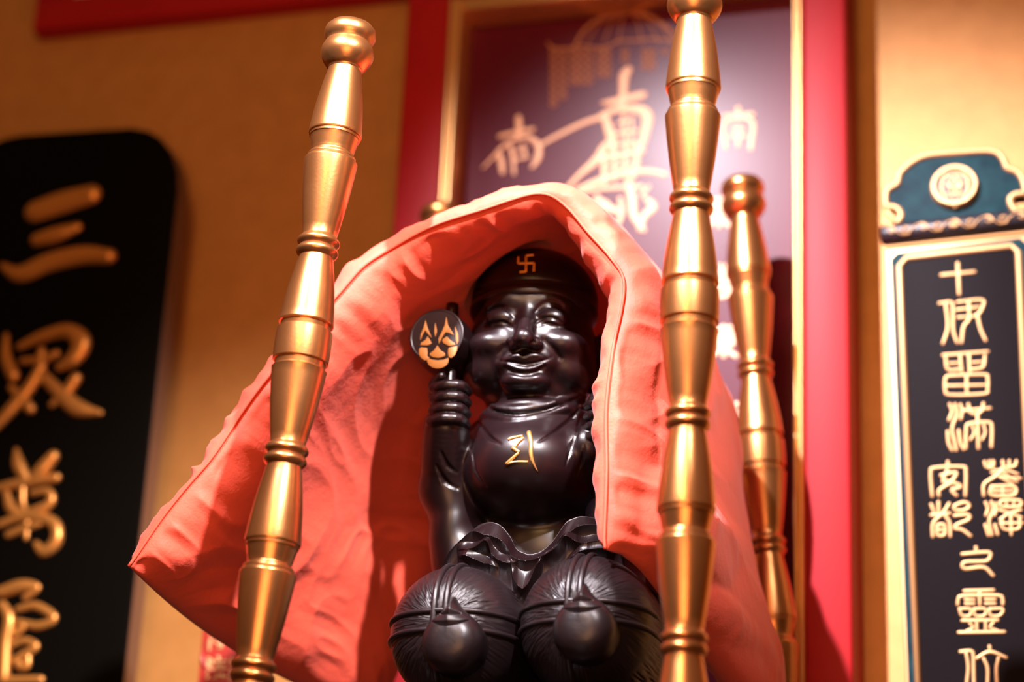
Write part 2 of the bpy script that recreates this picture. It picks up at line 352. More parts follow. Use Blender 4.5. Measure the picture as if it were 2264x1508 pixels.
# ------------------------------------------------------------------ teal crested tablet on the right
Yt = -.14
tab = empty('memorial_tablet', (at(2130, 900, Yt)[0], Yt+.02, SHELF), 'black tablet with gold seal script and teal crested top standing at the right', 'tablet')
z5 = lambda L: [(1900+x*.398, 300+y*.398) for x, y in L]
def low(p, q, Y=Yt):   # extend an edge down to the shelf
    A, B = at(*p, Y), at(*q, Y); t = (SHELF+.0005-A[2])/(B[2]-A[2]); return (A[0]+t*(B[0]-A[0]), SHELF+.0005)
def strip_poly(tl, tr, bl, br, ch=0):
    pts = []
    if ch: pts = pxpoly([(tl[0], tl[1]+ch), (tl[0]+ch, tl[1]), (tr[0]-ch, tr[1]), (tr[0], tr[1]+ch)], Yt)
    else: pts = pxpoly([tl, tr], Yt)
    return [low(tl, bl)]+pts+[low(tr, br)]
g = G(); prism(g, strip_poly((1957, 548), (2282, 512), (2001, 1508), (2322, 1508)), Yt, Yt+.03, .002); g.obj('border', 'palegold', tab, True, 40)
g = G(); prism(g, strip_poly((1969, 560), (2270, 527), (2009, 1508), (2312, 1508), 14), Yt-.002, Yt+.001, .001); g.obj('teal_band', 'teal', tab, True, 40)
# gilt inner frame with chamfered corners
g = G()
fr = [low((1989, 575), (2031, 1508))]+pxpoly([(1989, 592), (2006, 573), (2236, 546), (2252, 560)], Yt)+[low((2252, 560), (2295, 1508))]
tube(g, [(x, Yt-.003, z) for x, z in fr], .0040, 8)
g.obj('inner_frame', 'palegold', tab)
g = G(); prism(g, strip_poly((1993, 577), (2249, 549), (2035, 1508), (2292, 1508), 14), Yt-.0035, Yt-.001, .0005); g.obj('panel', 'tablet', tab, True, 40)
Yq = Yt-.0036
z6 = (.4298, 1900, 860); z5t = (.398, 1900, 300); h = 9.5
SE = [
 (z5t, [[h+1, (456, 775), (640, 757)], [h+1, (547, 710), (555, 880)]]),
 (z5t, [[h, (445, 932), (500, 924), (520, 945), (522, 1080), (545, 1150)], [h, (480, 935), (492, 1060), (465, 1155)], [h, (545, 925), (680, 912), (686, 950), (650, 1000), (548, 1010)], [h, (540, 968), (665, 952)], [h, (608, 925), (610, 1020), (580, 1060), (568, 1150)], [h, (655, 990), (672, 1070), (702, 1138)]]),
 (z5t, [[h, (465, 1220), (715, 1200)], [h, (480, 1235), (485, 1285), (505, 1303), (562, 1298)], [h-2, (500, 1265), (560, 1262)], [h, (560, 1222), (570, 1315)], [h, (610, 1220), (613, 1315)], [h, (612, 1300), (680, 1290), (695, 1265), (698, 1222)], [h-2, (625, 1260), (695, 1255)],
        [h, (500, 1333), (478, 1350), (478, 1415), (505, 1440), (695, 1434), (713, 1410), (713, 1345), (690, 1327), (500, 1333)], [h-1, (482, 1390), (713, 1385)], [h, (596, 1330), (598, 1437)]]),
 (z6, [[h, (465, 80), (478, 115), (462, 160)], [h, (492, 80), (503, 130), (478, 200), (488, 260), (500, 315)], [h, (520, 82), (530, 115), (522, 155)], [h, (455, 220), (460, 280), (478, 315)], [h, (512, 215), (520, 275), (537, 310)],
       [h, (530, 112), (673, 100)], [h, (562, 80), (572, 120), (605, 128), (632, 110), (638, 75)], [h, (548, 305), (550, 210), (565, 180), (665, 172), (682, 200), (680, 298)], [h, (608, 128), (613, 305)], [h-2, (582, 190), (592, 225), (572, 262)], [h-2, (640, 185), (648, 225), (632, 262)]]),
 (z6, [[h, (455, 375), (457, 400)], [h, (375, 552), (367, 430), (390, 406), (530, 400), (548, 425), (546, 548)], [h, (455, 415), (430, 475), (470, 492)], [h, (420, 445), (500, 430), (470, 480), (412, 520), (410, 548)], [h, (440, 470), (500, 488), (522, 505), (475, 520), (500, 548)]]),
 (z6, [[h, (370, 595), (385, 635)], [h, (408, 582), (408, 640)], [h, (462, 590), (430, 640), (380, 690), (378, 760)], [h, (370, 650), (465, 640)], [h, (440, 650), (465, 690), (468, 758)], [h, (402, 700), (438, 700), (438, 750), (402, 750), (402, 700)], [h-2, (405, 725), (436, 725)],
       [h, (495, 598), (540, 583), (566, 600), (545, 622), (500, 625), (487, 610), (495, 598)], [h, (490, 652), (560, 648), (562, 672), (500, 700), (492, 718), (530, 725), (572, 756)]]),
 (z6, [[h, (645, 375), (655, 402), (688, 398), (690, 372)], [h-1, (670, 372), (672, 410)], [h, (738, 372), (748, 402), (800, 396), (808, 372)], [h-1, (772, 370), (772, 400)], [h, (640, 548), (642, 490), (700, 450), (745, 400)], [h-2, (680, 430), (745, 455), (830, 460)], [h-2, (690, 418), (760, 420), (815, 438)],
       [h-2, (720, 450), (790, 490)], [h-2, (735, 430), (812, 478)], [h, (680, 502), (795, 502), (795, 546), (680, 546), (680, 502)], [h-2, (680, 524), (795, 524)], [h-2, (738, 502), (738, 546)]]),
 (z6, [[h, (650, 585), (662, 615), (652, 650)], [h, (680, 582), (690, 625), (668, 680), (682, 752)], [h, (702, 590), (706, 620), (695, 650)], [h, (648, 700), (665, 753)], [h, (698, 700), (712, 748)], [h, (722, 590), (740, 574), (820, 574), (834, 590), (818, 606), (738, 606), (722, 590)], [h-2, (757, 575), (757, 605)], [h-2, (795, 575), (795, 605)],
       [h-1, (722, 622), (780, 642), (835, 662)], [h-1, (832, 622), (770, 642), (724, 672)], [h-1, (725, 692), (840, 690)], [h-1, (735, 668), (742, 720), (820, 718), (825, 668)], [h-1, (780, 650), (782, 750)]]),
 (z6, [[h, (600, 815), (602, 842)], [h, (530, 850), (660, 840), (674, 862), (650, 886), (550, 890), (530, 908), (548, 926), (640, 918), (688, 960)]]),
 (z6, [[h, (540, 1040), (690, 1035)], [h, (507, 1110), (510, 1082), (535, 1065), (712, 1062), (737, 1082), (738, 1108)], [h, (620, 1038), (620, 1110)], [h-2, (545, 1085), (592, 1085)], [h-2, (545, 1105), (592, 1105)], [h-2, (648, 1083), (700, 1083)], [h-2, (648, 1104), (700, 1104)],
       [h-1, (515, 1132), (572, 1132), (568, 1166), (528, 1166), (515, 1132)], [h-1, (590, 1132), (648, 1132), (644, 1166), (596, 1166), (590, 1132)], [h-1, (668, 1132), (738, 1132), (722, 1166), (676, 1166), (668, 1132)],
       [h, (530, 1192), (712, 1190)], [h, (512, 1253), (746, 1250)], [h-1, (604, 1192), (604, 1250)], [h-1, (650, 1192), (650, 1250)], [h-2, (568, 1205), (586, 1228), (552, 1245)], [h-2, (690, 1203), (672, 1228), (712, 1243)]]),
 (z6, [[h, (520, 1352), (570, 1348), (586, 1365), (588, 1440), (590, 1520)], [h, (550, 1360), (560, 1430), (552, 1520)], [h, (670, 1325), (672, 1348)], [h, (605, 1385), (672, 1352), (755, 1382)], [h, (640, 1388), (660, 1440), (658, 1540)], [h, (716, 1385), (705, 1440), (710, 1540)], [h, (600, 1570), (770, 1565)]]),
]
for tr_, S in SE: char('character', zs(S, *tr_), Yq, 'palegold', tab, .6, .003, sub=4, seg=6)
# crest head
head = z5([(205, 492), (232, 462), (226, 425), (196, 402), (152, 394), (150, 330), (168, 298), (212, 272), (222, 225), (252, 188), (305, 146), (385, 114), (560, 98), (735, 92), (795, 128), (822, 185), (868, 202), (905, 240), (922, 300), (918, 325), (875, 330), (842, 350), (842, 385), (868, 425), (885, 440)])
hp = pxpoly(head, Yt)
cp = catmull(np.array(hp), 4)
g = G(); prism(g, [tuple(p) for p in cp], Yt-.002, Yt+.022, .001); g.obj('crest_plate', 'teal', tab, True, 40)
g = G(); tube(g, [(x, Yt-.002, z) for x, z in cp], .0038, 8)
tube(g, [(x, Yt-.0005, z) for x, z in [tuple(c) for c in np.array(pxpoly(z5([(146, 405), (165, 440), (195, 462), (212, 488)]), Yt))]], .0035, 8)
g.obj('crest_border', 'palegold', tab)
c = at(2111, 415, Yt-.002); g = G()
N = 40; r = .0262
v = []; prof = [(0.0, .0045), (.0195, .0045), (.0205, .0055), (.0215, .0085), (.0245, .0085), (.0262, .006), (.0268, .0)]
vv = []; ff = []
for rr, hh in prof[1:]:
    for k in range(N):
        a_ = 2*math.pi*k/N; vv.append((c[0]+rr*math.cos(a_), Yt-.002-hh, c[2]+rr*.97*math.sin(a_)))
for i in range(len(prof)-2):
    for k in range(N): ff.append((i*N+k, i*N+(k+1) % N, (i+1)*N+(k+1) % N, (i+1)*N+k))
ff.append(tuple(range(N))); g.add(vv, ff)
med = g.obj('medallion', 'palegold', tab, True, 35)
g = G(); disc = [(c[0]+.0192*math.cos(t), c[2]+.0187*math.sin(t)) for t in np.linspace(0, 2*math.pi, 41)[:-1]]
prism(g, disc, Yt-.0072, Yt-.0066); g.obj('medallion_field', 'roll', med, False)
g = G()
Ym = Yt-.0073
S = [[3, (2094, 378), (2085, 398), (2083, 418), (2090, 440), (2104, 455)], [3, (2128, 377), (2138, 396), (2140, 418), (2133, 438), (2118, 454)], [3, (2103, 385), (2098, 395), (2112, 398), (2124, 394), (2119, 384)],
     [7, (2098, 408), (2104, 417)], [7, (2126, 406), (2120, 416)], [2.5, (2112, 390), (2112, 425)], [4, (2096, 428), (2104, 432), (2112, 428), (2120, 431), (2128, 426)], [5, (2106, 445), (2112, 456), (2118, 444)], [2, (2108, 378), (2110, 386)], [2, (2116, 377), (2114, 386)]]
for s in S: stroke(g, [(x, y, s[0]) for x, y in s[1:]], Ym, .5, .002, sub=4, seg=5)
for k in range(36):
    t = 2*math.pi*k/36; cx, cz = c[0]+.0176*math.cos(t), c[2]+.0171*math.sin(t)
    tube(g, [(cx, Ym+.0004, cz), (cx, Ym-.0007, cz)], .0009, 6)
g.obj('medallion_relief', 'palegold', med)
# dark roll under the crest
A, B = at(1948, 522, Yt-.004), at(2290, 484, Yt-.004)
g = G(); prof_n = 20; vv = []; ff = []
ends = [(0, .0085), (.001, .0105), (.004, .0118)]; L = B-A; Ln = np.linalg.norm(L); Ld = L/Ln
st = [(s, r) for s, r in ends]+[(Ln-s, r) for s, r in ends[::-1]]
nrm = np.cross(Ld, [0, 1, 0]); nrm /= np.linalg.norm(nrm)
for s, r in st:
    for k in range(prof_n):
        t = 2*math.pi*k/prof_n; vv.append(A+Ld*s+nrm*r*math.cos(t)+np.array([0, 1, 0])*r*math.sin(t))
for i in range(len(st)-1):
    for k in range(prof_n): ff.append((i*prof_n+k, i*prof_n+(k+1) % prof_n, (i+1)*prof_n+(k+1) % prof_n, (i+1)*prof_n+k))
ff += [tuple(range(prof_n))[::-1], tuple((len(st)-1)*prof_n+k for k in range(prof_n))]; g.add(vv, ff)
roll = g.obj('scroll_roll', 'roll', tab, True, 40)
g = G()
def onroll(u, t):   # u along 0..1, t angle
    return A+Ld*(u*Ln)+nrm*(-.0121*math.cos(t))+np.array([0, 1, 0])*(-.0121*math.sin(t))
for j in range(9):
    u0 = .07+j*.105; sg = 1 if j % 2 else -1; pts = []
    for k in range(26):
        q = k/25; ang = q*5.2; rr = .0008+.0052*q
        pts.append(onroll(u0+sg*rr*math.cos(ang)/Ln*1.1, 1.55-(rr*math.sin(ang))/.0121*sg*-1))
    tube(g, pts, .0009, 5)
pts = [onroll(u, 1.5+.45*math.sin(u*30)) for u in np.linspace(.04, .97, 90)]; tube(g, pts, .0008, 5)
for k in range(7):
    t = (k-3)*.4; tube(g, [onroll(.48, 1.2), onroll(.48+.03*math.sin(t), 1.2+.5*math.cos(t))], .0012, 5)
g.obj('scroll_pattern', 'palegold', roll)
# ------------------------------------------------------------------ small red plaque behind the cushion
Yk = -.16
plq = empty('red_plaque', (at(490, 1500, Yk)[0], Yk, SHELF), 'small red plaque with gold characters behind the lower left of the cushion', 'plaque')
a0 = at(437, 1508, Yk); a1 = at(445, 1300, Yk)
pw = .052; pxl = a0[0]
g = G(); prism(g, [(pxl, SHELF+.0005), (pxl+pw, SHELF+.0005), (pxl+pw, a1[2]), (pxl, a1[2])], Yk, Yk+.012, .001); g.obj('board', 'plaque', plq, True, 40)
g = G()
for zz in (a0[2]-.01, a0[2]+.032, a0[2]+.075):
    tube(g, [(pxl+.024+.022*math.cos(t), Yk-.0003, zz+.022*math.sin(t)) for t in np.linspace(0, 2*math.pi, 37)[:-1]], .0018, 8, True)
g.obj('scroll_relief', 'plaque', plq)
char('character', [[(468, 1402, 4), (464, 1418, 5), (462, 1432, 4)], [(463, 1416, 3), (462, 1438, 3)], [(475, 1412, 3), (500, 1410, 3)], [(488, 1402, 4), (489, 1430, 4), (482, 1434, 3)], [(477, 1420, 3), (481, 1425, 3)]], Yk, 'palegold', plq, .7, .003)
char('character', [[(460, 1455, 3), (458, 1500, 4)], [(460, 1457, 3), (470, 1462, 3), (464, 1475, 3), (470, 1482, 3)], [(482, 1452, 3), (484, 1458, 3)], [(475, 1464, 3), (500, 1462, 3)], [(478, 1472, 3), (494, 1471, 3)], [(474, 1480, 3), (500, 1479, 3)], [(482, 1480, 3), (480, 1495, 4), (472, 1502, 3)], [(490, 1480, 3), (490, 1496, 4), (500, 1496, 3)]], Yk, 'palegold', plq, .7, .003)
char('character', [[(512, 1458, 3), (508, 1505, 4)]], Yk, 'palegold', plq, .7, .003)
# ------------------------------------------------------------------ gilded turned posts
def arc(s0, r0, s1, r1, bulge, n=7):
    """profile arc between two points, bulging outwards (+) or inwards (-)"""
    out = []
    for k in range(n+1):
        t = k/n; out.append((s0+(s1-s0)*t, r0+(r1-r0)*t+bulge*math.sin(math.pi*t)))
    return out
def post_profile(total):
    P = [(0, .0005), (.0008, .008), (.002, .0135), (.0048, .0195), (.009, .0232)]
    P += arc(.011, .0238, .022, .0215, .0015)           # top bead
    P += arc(.0235, .0212, .049, .0180, .0052, 10)      # lower bead
    P += [(.050, .0165), (.0515, .0160), (.052, .0156)]
    def cone_down(a, b, r0=.0156, r1=.0247):            # swelling cone with slight belly
        return [(a+(b-a)*t, r0+(r1-r0)*t+.0011*math.sin(math.pi*t)) for t in np.linspace(0, 1, 10)]
    def neck(s):                                        # rings and cove between two cones
        q = [(s-.0145, .0247), (s-.0135, .0244), (s-.0130, .0233), (s-.0105, .0233), (s-.0100, .0226)]
        q += arc(s-.0095, .0224, s+.0035, .0196, .0, 5)
        q += arc(s+.0035, .0196, s+.0065, .0200, -.0006, 3)
        q += arc(s+.0070, .0212, s+.0105, .0222, .0006, 4) + [(s+.011, .0226), (s+.0125, .0238), (s+.0140, .0247)]
        return q
    def cone_up(a, b, r0=.0247, r1=.0156):
        return [(a+(b-a)*t, r0+(r1-r0)*t+.0008*math.sin(math.pi*t)) for t in np.linspace(0, 1, 10)]
    def rings(s):
        return [(s-.0115, .0158)] + arc(s-.0105, .0165, s-.0015, .0168, .0028, 8) + arc(s-.0010, .0165, s+.0085, .0165, .0028, 8) + [(s+.009, .0160), (s+.0095, .0156)]
    def barrel(s):
        q = [(s-.0255, .0249), (s-.0245, .0246), (s-.0240, .0229), (s-.0195, .0225), (s-.0185, .0240), (s-.0178, .0250)]
        q += [(s-.010, .0254), (s+.004, .0254), (s+.0110, .0250), (s+.0115, .0245), (s+.0118, .0230), (s+.0170, .0226), (s+.0180, .0240), (s+.0190, .0249)]
        return q
    c = .133; P += cone_down(.0525, c-.0148)
    P += neck(c)
    while True:
        P += cone_up(c+.0145, c+.100-.012); 
        P += rings(c+.100); P += cone_down(c+.110, c+.199-.026)
        P += barrel(c+.199)
        P += cone_up(c+.199+.0195, c+.299-.012); P += rings(c+.299); P += cone_down(c+.309, c+.392-.015)
        P += neck(c+.392); c += .392
        if c+.40 > total: break
    P += cone_up(c+.0145, c+.088); P += rings(c+.100); P += cone_down(c+.110, total-.045) 
    P += [(total-.043, .026), (total-.040, .030), (total-.030, .032), (total-.012, .034), (total-.010, .038), (total, .038)]
    P = [p for p in P if p[0] <= total]
    out = [P[0]]
    for p in P[1:]:
        out.append((max(p[0], out[-1][0]+1e-5), p[1]))
    return out
def post(top_px, low_px, Y, label, k=1.0):
    T = at(*top_px, Y); L = at(*low_px, Y); d = (L-T)/(T[2]-L[2]); Bp = T+d*(T[2]-SHELF)
    tot = float(np.linalg.norm(Bp-T))
    e = empty('gilded_post', tuple(Bp), label, 'post', 'gilded turned posts around the statue')
    prof = post_profile(tot/k)
    g = G(); lathe(g, [(s*k, r*k) for s, r in prof], Bp+np.array([0, 0, .0003]), T)
    o = mesh_obj('turned_post', g.v, g.f, 'post', e); sharp(o, 32)
    return e
post((779, 48), (556, 1508), -.72, 'gilded turned post leaning in front of the left side of the cushion')
post((1537, -62), (1511, 1508), -.72, 'tallest gilded turned post, in front of the right side of the cushion')
post((1640, 392), (1698, 1225), -.155, 'blurred gilded turned post standing behind the cushion at the right', 1.02)
post((974, 452), (987, 1300), -.155, 'gilded post showing only its round top above the cushion at the left', 1.02)
# ------------------------------------------------------------------ smooth noise on a grid
def vnoise(x, y, seed=0):
    r = np.random.default_rng(seed); T = r.random((64, 64))
    xi = np.floor(x).astype(int); yi = np.floor(y).astype(int); fx = x-xi; fy = y-yi
    fx = fx*fx*(3-2*fx); fy = fy*fy*(3-2*fy); g_ = lambda a, b: T[a % 64, b % 64]
    return ((g_(xi, yi)*(1-fx)+g_(xi+1, yi)*fx)*(1-fy)+(g_(xi, yi+1)*(1-fx)+g_(xi+1, yi+1)*fx)*fy)*2-1
# ------------------------------------------------------------------ coral cushion draped as a hood
CF = [(283, 1252, -.615), (350, 1163, -.612), (415, 1080, -.608), (475, 1008, -.604), (540, 905, -.60), (605, 815, -.597), (680, 728, -.593), (750, 652, -.590), (805, 590, -.588), (870, 549, -.585), (950, 509, -.592), (1040, 473, -.600), (1130, 444, -.602), (1200, 434, -.594),
      (1250, 462, -.580), (1300, 520, -.572), (1350, 575, -.570), (1378, 620, -.572), (1374, 690, -.578), (1358, 780, -.588), (1350, 880, -.59), (1346, 980, -.59), (1343, 1080, -.59), (1338, 1160, -.59), (1335, 1224, -.588)]
C0 = catmull(np.array([at(*p) for p in CF]), 12)
def resample(P, n):
    d = np.concatenate([[0], np.cumsum(np.linalg.norm(np.diff(P, axis=0), axis=1))]); u = np.linspace(0, d[-1], n)
    return np.stack([np.interp(u, d, P[:, k]) for k in range(3)], 1), d[-1]
NS, NT = 640, 260
C0, LS = resample(C0, NS)
s = np.linspace(0, 1, NS)[:, None]; sv = s[:, 0]
apex = np.exp(-((sv-.60)/.085)**2)
back = C0.copy()
wl = np.clip((.5-sv)/.5, 0, 1); wr = np.clip((sv-.62)/.38, 0, 1)
back[:, 1] = -.235 + .0*sv
back[:, 0] += .015 + .105*wl**1.2 + .085*wr**1.7
back[:, 2] += -.012*(1-wl)*(1-wr) - .062*wl - .10*wr
tt = np.linspace(0, 1, NT)[None, :, None]
S0, S1 = C0[:, None, :], back[:, None, :]
MID = S0*(1-tt)+S1*tt
tq = tt[0, :, 0]
# the sheet rises over the statue's cap and bellies out at the wings
rise = .046*np.sin(np.pi*np.clip(tq/.9, 0, 1))**1.0
apexw = np.exp(-((sv-.575)/.11)**2); MID[:, :, 2] += apexw[:, None]*rise[None, :]
MID[:, :, 0] += (-(wl**.8)[:, None]*.030 + (wr**.6)[:, None]*.012)*np.sin(np.pi*tq)[None, :]
# large soft folds
SG, TG = np.meshgrid(sv*LS, tq*.37, indexing='ij')
dT1 = np.gradient(MID, axis=0); dT2 = np.gradient(MID, axis=1)
NRM = np.cross(dT1, dT2); NRM /= np.linalg.norm(NRM, axis=2)[:, :, None]     # outward / upward
if NRM[NS//2, 10, 2] < 0: NRM = -NRM
dS = np.minimum(SG, LS-SG); dT = np.minimum(TG, .37-TG)
def plump(d, R): 
    q = np.clip(d/R, 0, 1); return np.sqrt(np.clip(1-(1-q)**2, 0, 1))
H = .030*plump(dT, .055)*plump(dS, .06)
H *= 1-.68*apexw[:, None]*plump(TG, .10)
def pucker(seed, side):
    n1 = vnoise(SG*46+.7*vnoise(SG*12, TG*12, seed+5), TG*5, seed); n2 = vnoise(SG*90, TG*9, seed+1)
    r1 = 1-np.abs(n1)*1.6
    e = np.exp(-TG/.030); 
    return (.0085*(r1-.4)*np.clip(.55+.9*vnoise(SG*9, TG*3, seed+9), .05, 1)+.0024*n2)*e*np.clip(TG/.006, 0, 1)
def folds(seed):
    wx = SG*9+1.2*vnoise(SG*7, TG*7, seed+2); wy = TG*7+1.2*vnoise(SG*7, TG*7, seed+3)
    r = (1-np.abs(vnoise(wx, wy, seed))*2.0)
    r2 = (1-np.abs(vnoise(wx*2.6+3, wy*2.2, seed+7))*2.0)
    return (.0035*np.clip(r, -.4, 1)+.0016*np.clip(r2, -.3, 1))*np.clip(dT/.03, 0, 1)*np.clip(dS/.03, 0, 1)
wav = .0035*vnoise(SG*16, TG*2, 91)*np.exp(-TG/.05)           # the seam itself wanders a little
MID = MID + NRM*wav[:, :, None]
OUT = MID + NRM*(H+pucker(11, 1)*1.4+folds(21)*1.2)[:, :, None]
INN = MID - NRM*(H+pucker(31, -1)+folds(41)*.9)[:, :, None]
HCc, HRr = np.array([.1555, -.450, 2.128]), np.array([.0715, .071, .0865])       # rests on the cap instead of cutting into it
q_ = (INN-HCc)/HRr; dd = np.linalg.norm(q_, axis=2, keepdims=True); push = np.where(dd < 1, (INN-HCc)*(1/np.maximum(dd, .2)-1), 0)
for _ in range(6):
    push[1:-1, 1:-1] = (push[1:-1, 1:-1]*2+push[:-2, 1:-1]+push[2:, 1:-1]+push[1:-1, :-2]+push[1:-1, 2:])/6
rx_, rz_ = INN[:, :, 0]-.245, INN[:, :, 2]-1.7905; rd_ = np.sqrt(rx_**2+rz_**2); m_ = np.clip((.070-rd_)/np.maximum(rd_, .02), 0, None)*np.clip((INN[:, :, 1]+.60)/.03, 0, 1)*(sv > .6)[:, None]
push2 = np.stack([rx_*m_, 0*m_, rz_*m_], -1)
sk_ = np.clip(.290-INN[:, :, 0], 0, None)*np.clip((INN[:, :, 1]+.56)/.02, 0, 1)*np.clip((1.93-INN[:, :, 2])/.03, 0, 1)*(sv > .6)[:, None]
push2[:, :, 0] = np.maximum(push2[:, :, 0], sk_)
for _ in range(10):
    push2[1:-1, 1:-1] = (push2[1:-1, 1:-1]*2+push2[:-2, 1:-1]+push2[2:, 1:-1]+push2[1:-1, :-2]+push2[1:-1, 2:])/6
push = push+push2
INN = INN+push; OUT = OUT+push*.8; MID = MID+push*.9
for A_ in (OUT, INN):
    for e_ in (0, -1):
        A_[e_, :, :] = MID[e_, :, :]; A_[:, e_, :] = MID[:, e_, :]
CUSH_IN = INN
idx = np.arange(NS*NT).reshape(NS, NT)
def quads(ix, flip=False):
    a_, b_, c_, d_ = ix[:-1, :-1], ix[1:, :-1], ix[1:, 1:], ix[:-1, 1:]
    q = np.stack([a_, b_, c_, d_], -1).reshape(-1, 4); return q[:, ::-1] if flip else q
idx2 = idx+NS*NT
idx2 = idx2.copy(); idx2[0] = idx[0]; idx2[-1] = idx[-1]; idx2[:, 0] = idx[:, 0]; idx2[:, -1] = idx[:, -1]
vv = np.vstack([OUT.reshape(-1, 3), INN.reshape(-1, 3)]); qq = np.vstack([quads(idx), quads(idx2, True)])
cush = empty('cushion', (.19, -.40, SHELF), 'coral red cotton cushion draped like a hood over the dark wooden statue', 'cushion')
mesh_obj('cover', vv, qq, 'cloth', cush)
g = G(); seam = MID[::3, 0, :] + np.array([0, -.0016, 0]); tube(g, seam, .0015, 7); g.obj('piping', 'piping', cush)
# ------------------------------------------------------------------ signed-distance carving
class SDF:
    def __init__(s, lo, hi, h):
        s.lo = np.array(lo, float); s.h = h; s.n = np.ceil((np.array(hi)-s.lo)/h).astype(int)+1
        s.ax = [(s.lo[k]+h*np.arange(s.n[k])).astype(np.float32) for k in range(3)]
        s.D = np.full(tuple(s.n), .05, np.float32)
    def _sl(s, lo, hi):
        a = np.clip(np.floor((np.array(lo)-s.lo)/s.h).astype(int), 0, s.n); b = np.clip(np.ceil((np.array(hi)-s.lo)/s.h).astype(int)+1, 0, s.n)
        sl = tuple(slice(int(i), int(j)) for i, j in zip(a, b))
        return sl, s.ax[0][sl[0]][:, None, None], s.ax[1][sl[1]][None, :, None], s.ax[2][sl[2]][None, None, :]
    def _mix(s, sl, d, k, mode):
        D = s.D[sl]
        if mode == 'add':
            if k > 0: h_ = np.clip(.5+.5*(D-d)/k, 0, 1); s.D[sl] = D*(1-h_)+d*h_-k*h_*(1-h_)
            else: s.D[sl] = np.minimum(D, d)
        else:
            d = -d; h_ = np.clip(.5-.5*(D-d)/max(k, 1e-5), 0, 1); s.D[sl] = D*(1-h_)+d*h_+k*h_*(1-h_)
    def ell(s, c, r, yaw=0, roll=0, k=.006, mode='add'):
        R = max(r)+k+.006; sl, X, Y, Z = s._sl(np.array(c)-R, np.array(c)+R)
        if 0 in s.D[sl].shape: return
        x, y, z = X-c[0], Y-c[1], Z-c[2]
        cy, sy = math.cos(yaw), math.sin(yaw); x, y = x*cy+y*sy, -x*sy+y*cy
        cr, sr = math.cos(roll), math.sin(roll); x, z = x*cr+z*sr, -x*sr+z*cr
        q = np.sqrt((x/r[0])**2+(y/r[1])**2+(z/r[2])**2)+1e-9; g2 = np.sqrt((x/r[0]**2)**2+(y/r[1]**2)**2+(z/r[2]**2)**2)+1e-9
        s._mix(sl, (q*(q-1)/g2).astype(np.float32), k, mode)
    def seg(s, a, b, ra, rb, k, mode):
        a = np.array(a, float); b = np.array(b, float); R = max(ra, rb)+k+.004
        sl, X, Y, Z = s._sl(np.minimum(a, b)-R, np.maximum(a, b)+R)
        if 0 in s.D[sl].shape: return
        d = b-a; L2 = d@d+1e-12; t = np.clip(((X-a[0])*d[0]+(Y-a[1])*d[1]+(Z-a[2])*d[2])/L2, 0, 1)
        q = np.sqrt((X-a[0]-t*d[0])**2+(Y-a[1]-t*d[1])**2+(Z-a[2]-t*d[2])**2)-(ra+(rb-ra)*t)
        s._mix(sl, q.astype(np.float32), k, mode)
    def tube(s, pts, rad, k=.003, mode='add', sub=5):
        P = np.array([list(p)+[r_] for p, r_ in zip(pts, np.broadcast_to(rad, (len(pts),)))]); P = catmull(P, sub)
        # one distance for the whole polyline so a groove stays even
        R = P[:, 3].max()+k+.004; sl, X, Y, Z = s._sl(P[:, :3].min(0)-R, P[:, :3].max(0)+R)
        if 0 in s.D[sl].shape: return
        best = None
        for i in range(len(P)-1):
            a, b = P[i, :3], P[i+1, :3]; d = b-a; L2 = d@d+1e-12
            t = np.clip(((X-a[0])*d[0]+(Y-a[1])*d[1]+(Z-a[2])*d[2])/L2, 0, 1)
            q = np.sqrt((X-a[0]-t*d[0])**2+(Y-a[1]-t*d[1])**2+(Z-a[2]-t*d[2])**2)-(P[i, 3]+(P[i+1, 3]-P[i, 3])*t)
            best = q if best is None else np.minimum(best, q)
        s._mix(sl, best.astype(np.float32), k, mode)
    def box(s, c, r, rnd=.003, k=.003, mode='add'):
        R = np.array(r)+k+.008; sl, X, Y, Z = s._sl(np.array(c)-R, np.array(c)+R)
        qx, qy, qz = abs(X-c[0])-r[0]+rnd, abs(Y-c[1])-r[1]+rnd, abs(Z-c[2])-r[2]+rnd
        d = np.sqrt(np.maximum(qx, 0)**2+np.maximum(qy, 0)**2+np.maximum(qz, 0)**2)+np.minimum(np.maximum(qx, np.maximum(qy, qz)), 0)-rnd
        s._mix(sl, d.astype(np.float32), k, mode)
    def val(s, P):
        q = (np.asarray(P)-s.lo)/s.h; i = np.floor(q).astype(int)
        if (i < 0).any() or (i >= s.n-1).any(): return .05
        f = q-i; D = s.D[i[0]:i[0]+2, i[1]:i[1]+2, i[2]:i[2]+2]
        return float((((D[0]*(1-f[0])+D[1]*f[0])[0]*(1-f[1])+(D[0]*(1-f[0])+D[1]*f[0])[1]*f[1])*np.array([1-f[2], f[2]])).sum())
    def hit(s, x, y, off=0.0):
        d = F+(x-1132)/FPX*RR-(y-754)/FPX*UU; d /= np.linalg.norm(d); t = 2.0
        while t < 2.75:
            v_ = s.val(CAM+d*t)
            if v_ < 0:
                lo_, hi_ = t-s.h, t
                for _ in range(8):
                    m_ = (lo_+hi_)/2
                    if s.val(CAM+d*m_) < 0: hi_ = m_
                    else: lo_ = m_
                return CAM+d*(hi_+off)
            t += s.h*.8
        return None
    def hits(s, pts, off=0.0):
        out = []; last = None
        for p in pts:
            h_ = s.hit(p[0], p[1], off)
            out.append(h_)
        good = [q for q in out if q is not None]
        return [q for q in out if q is not None]
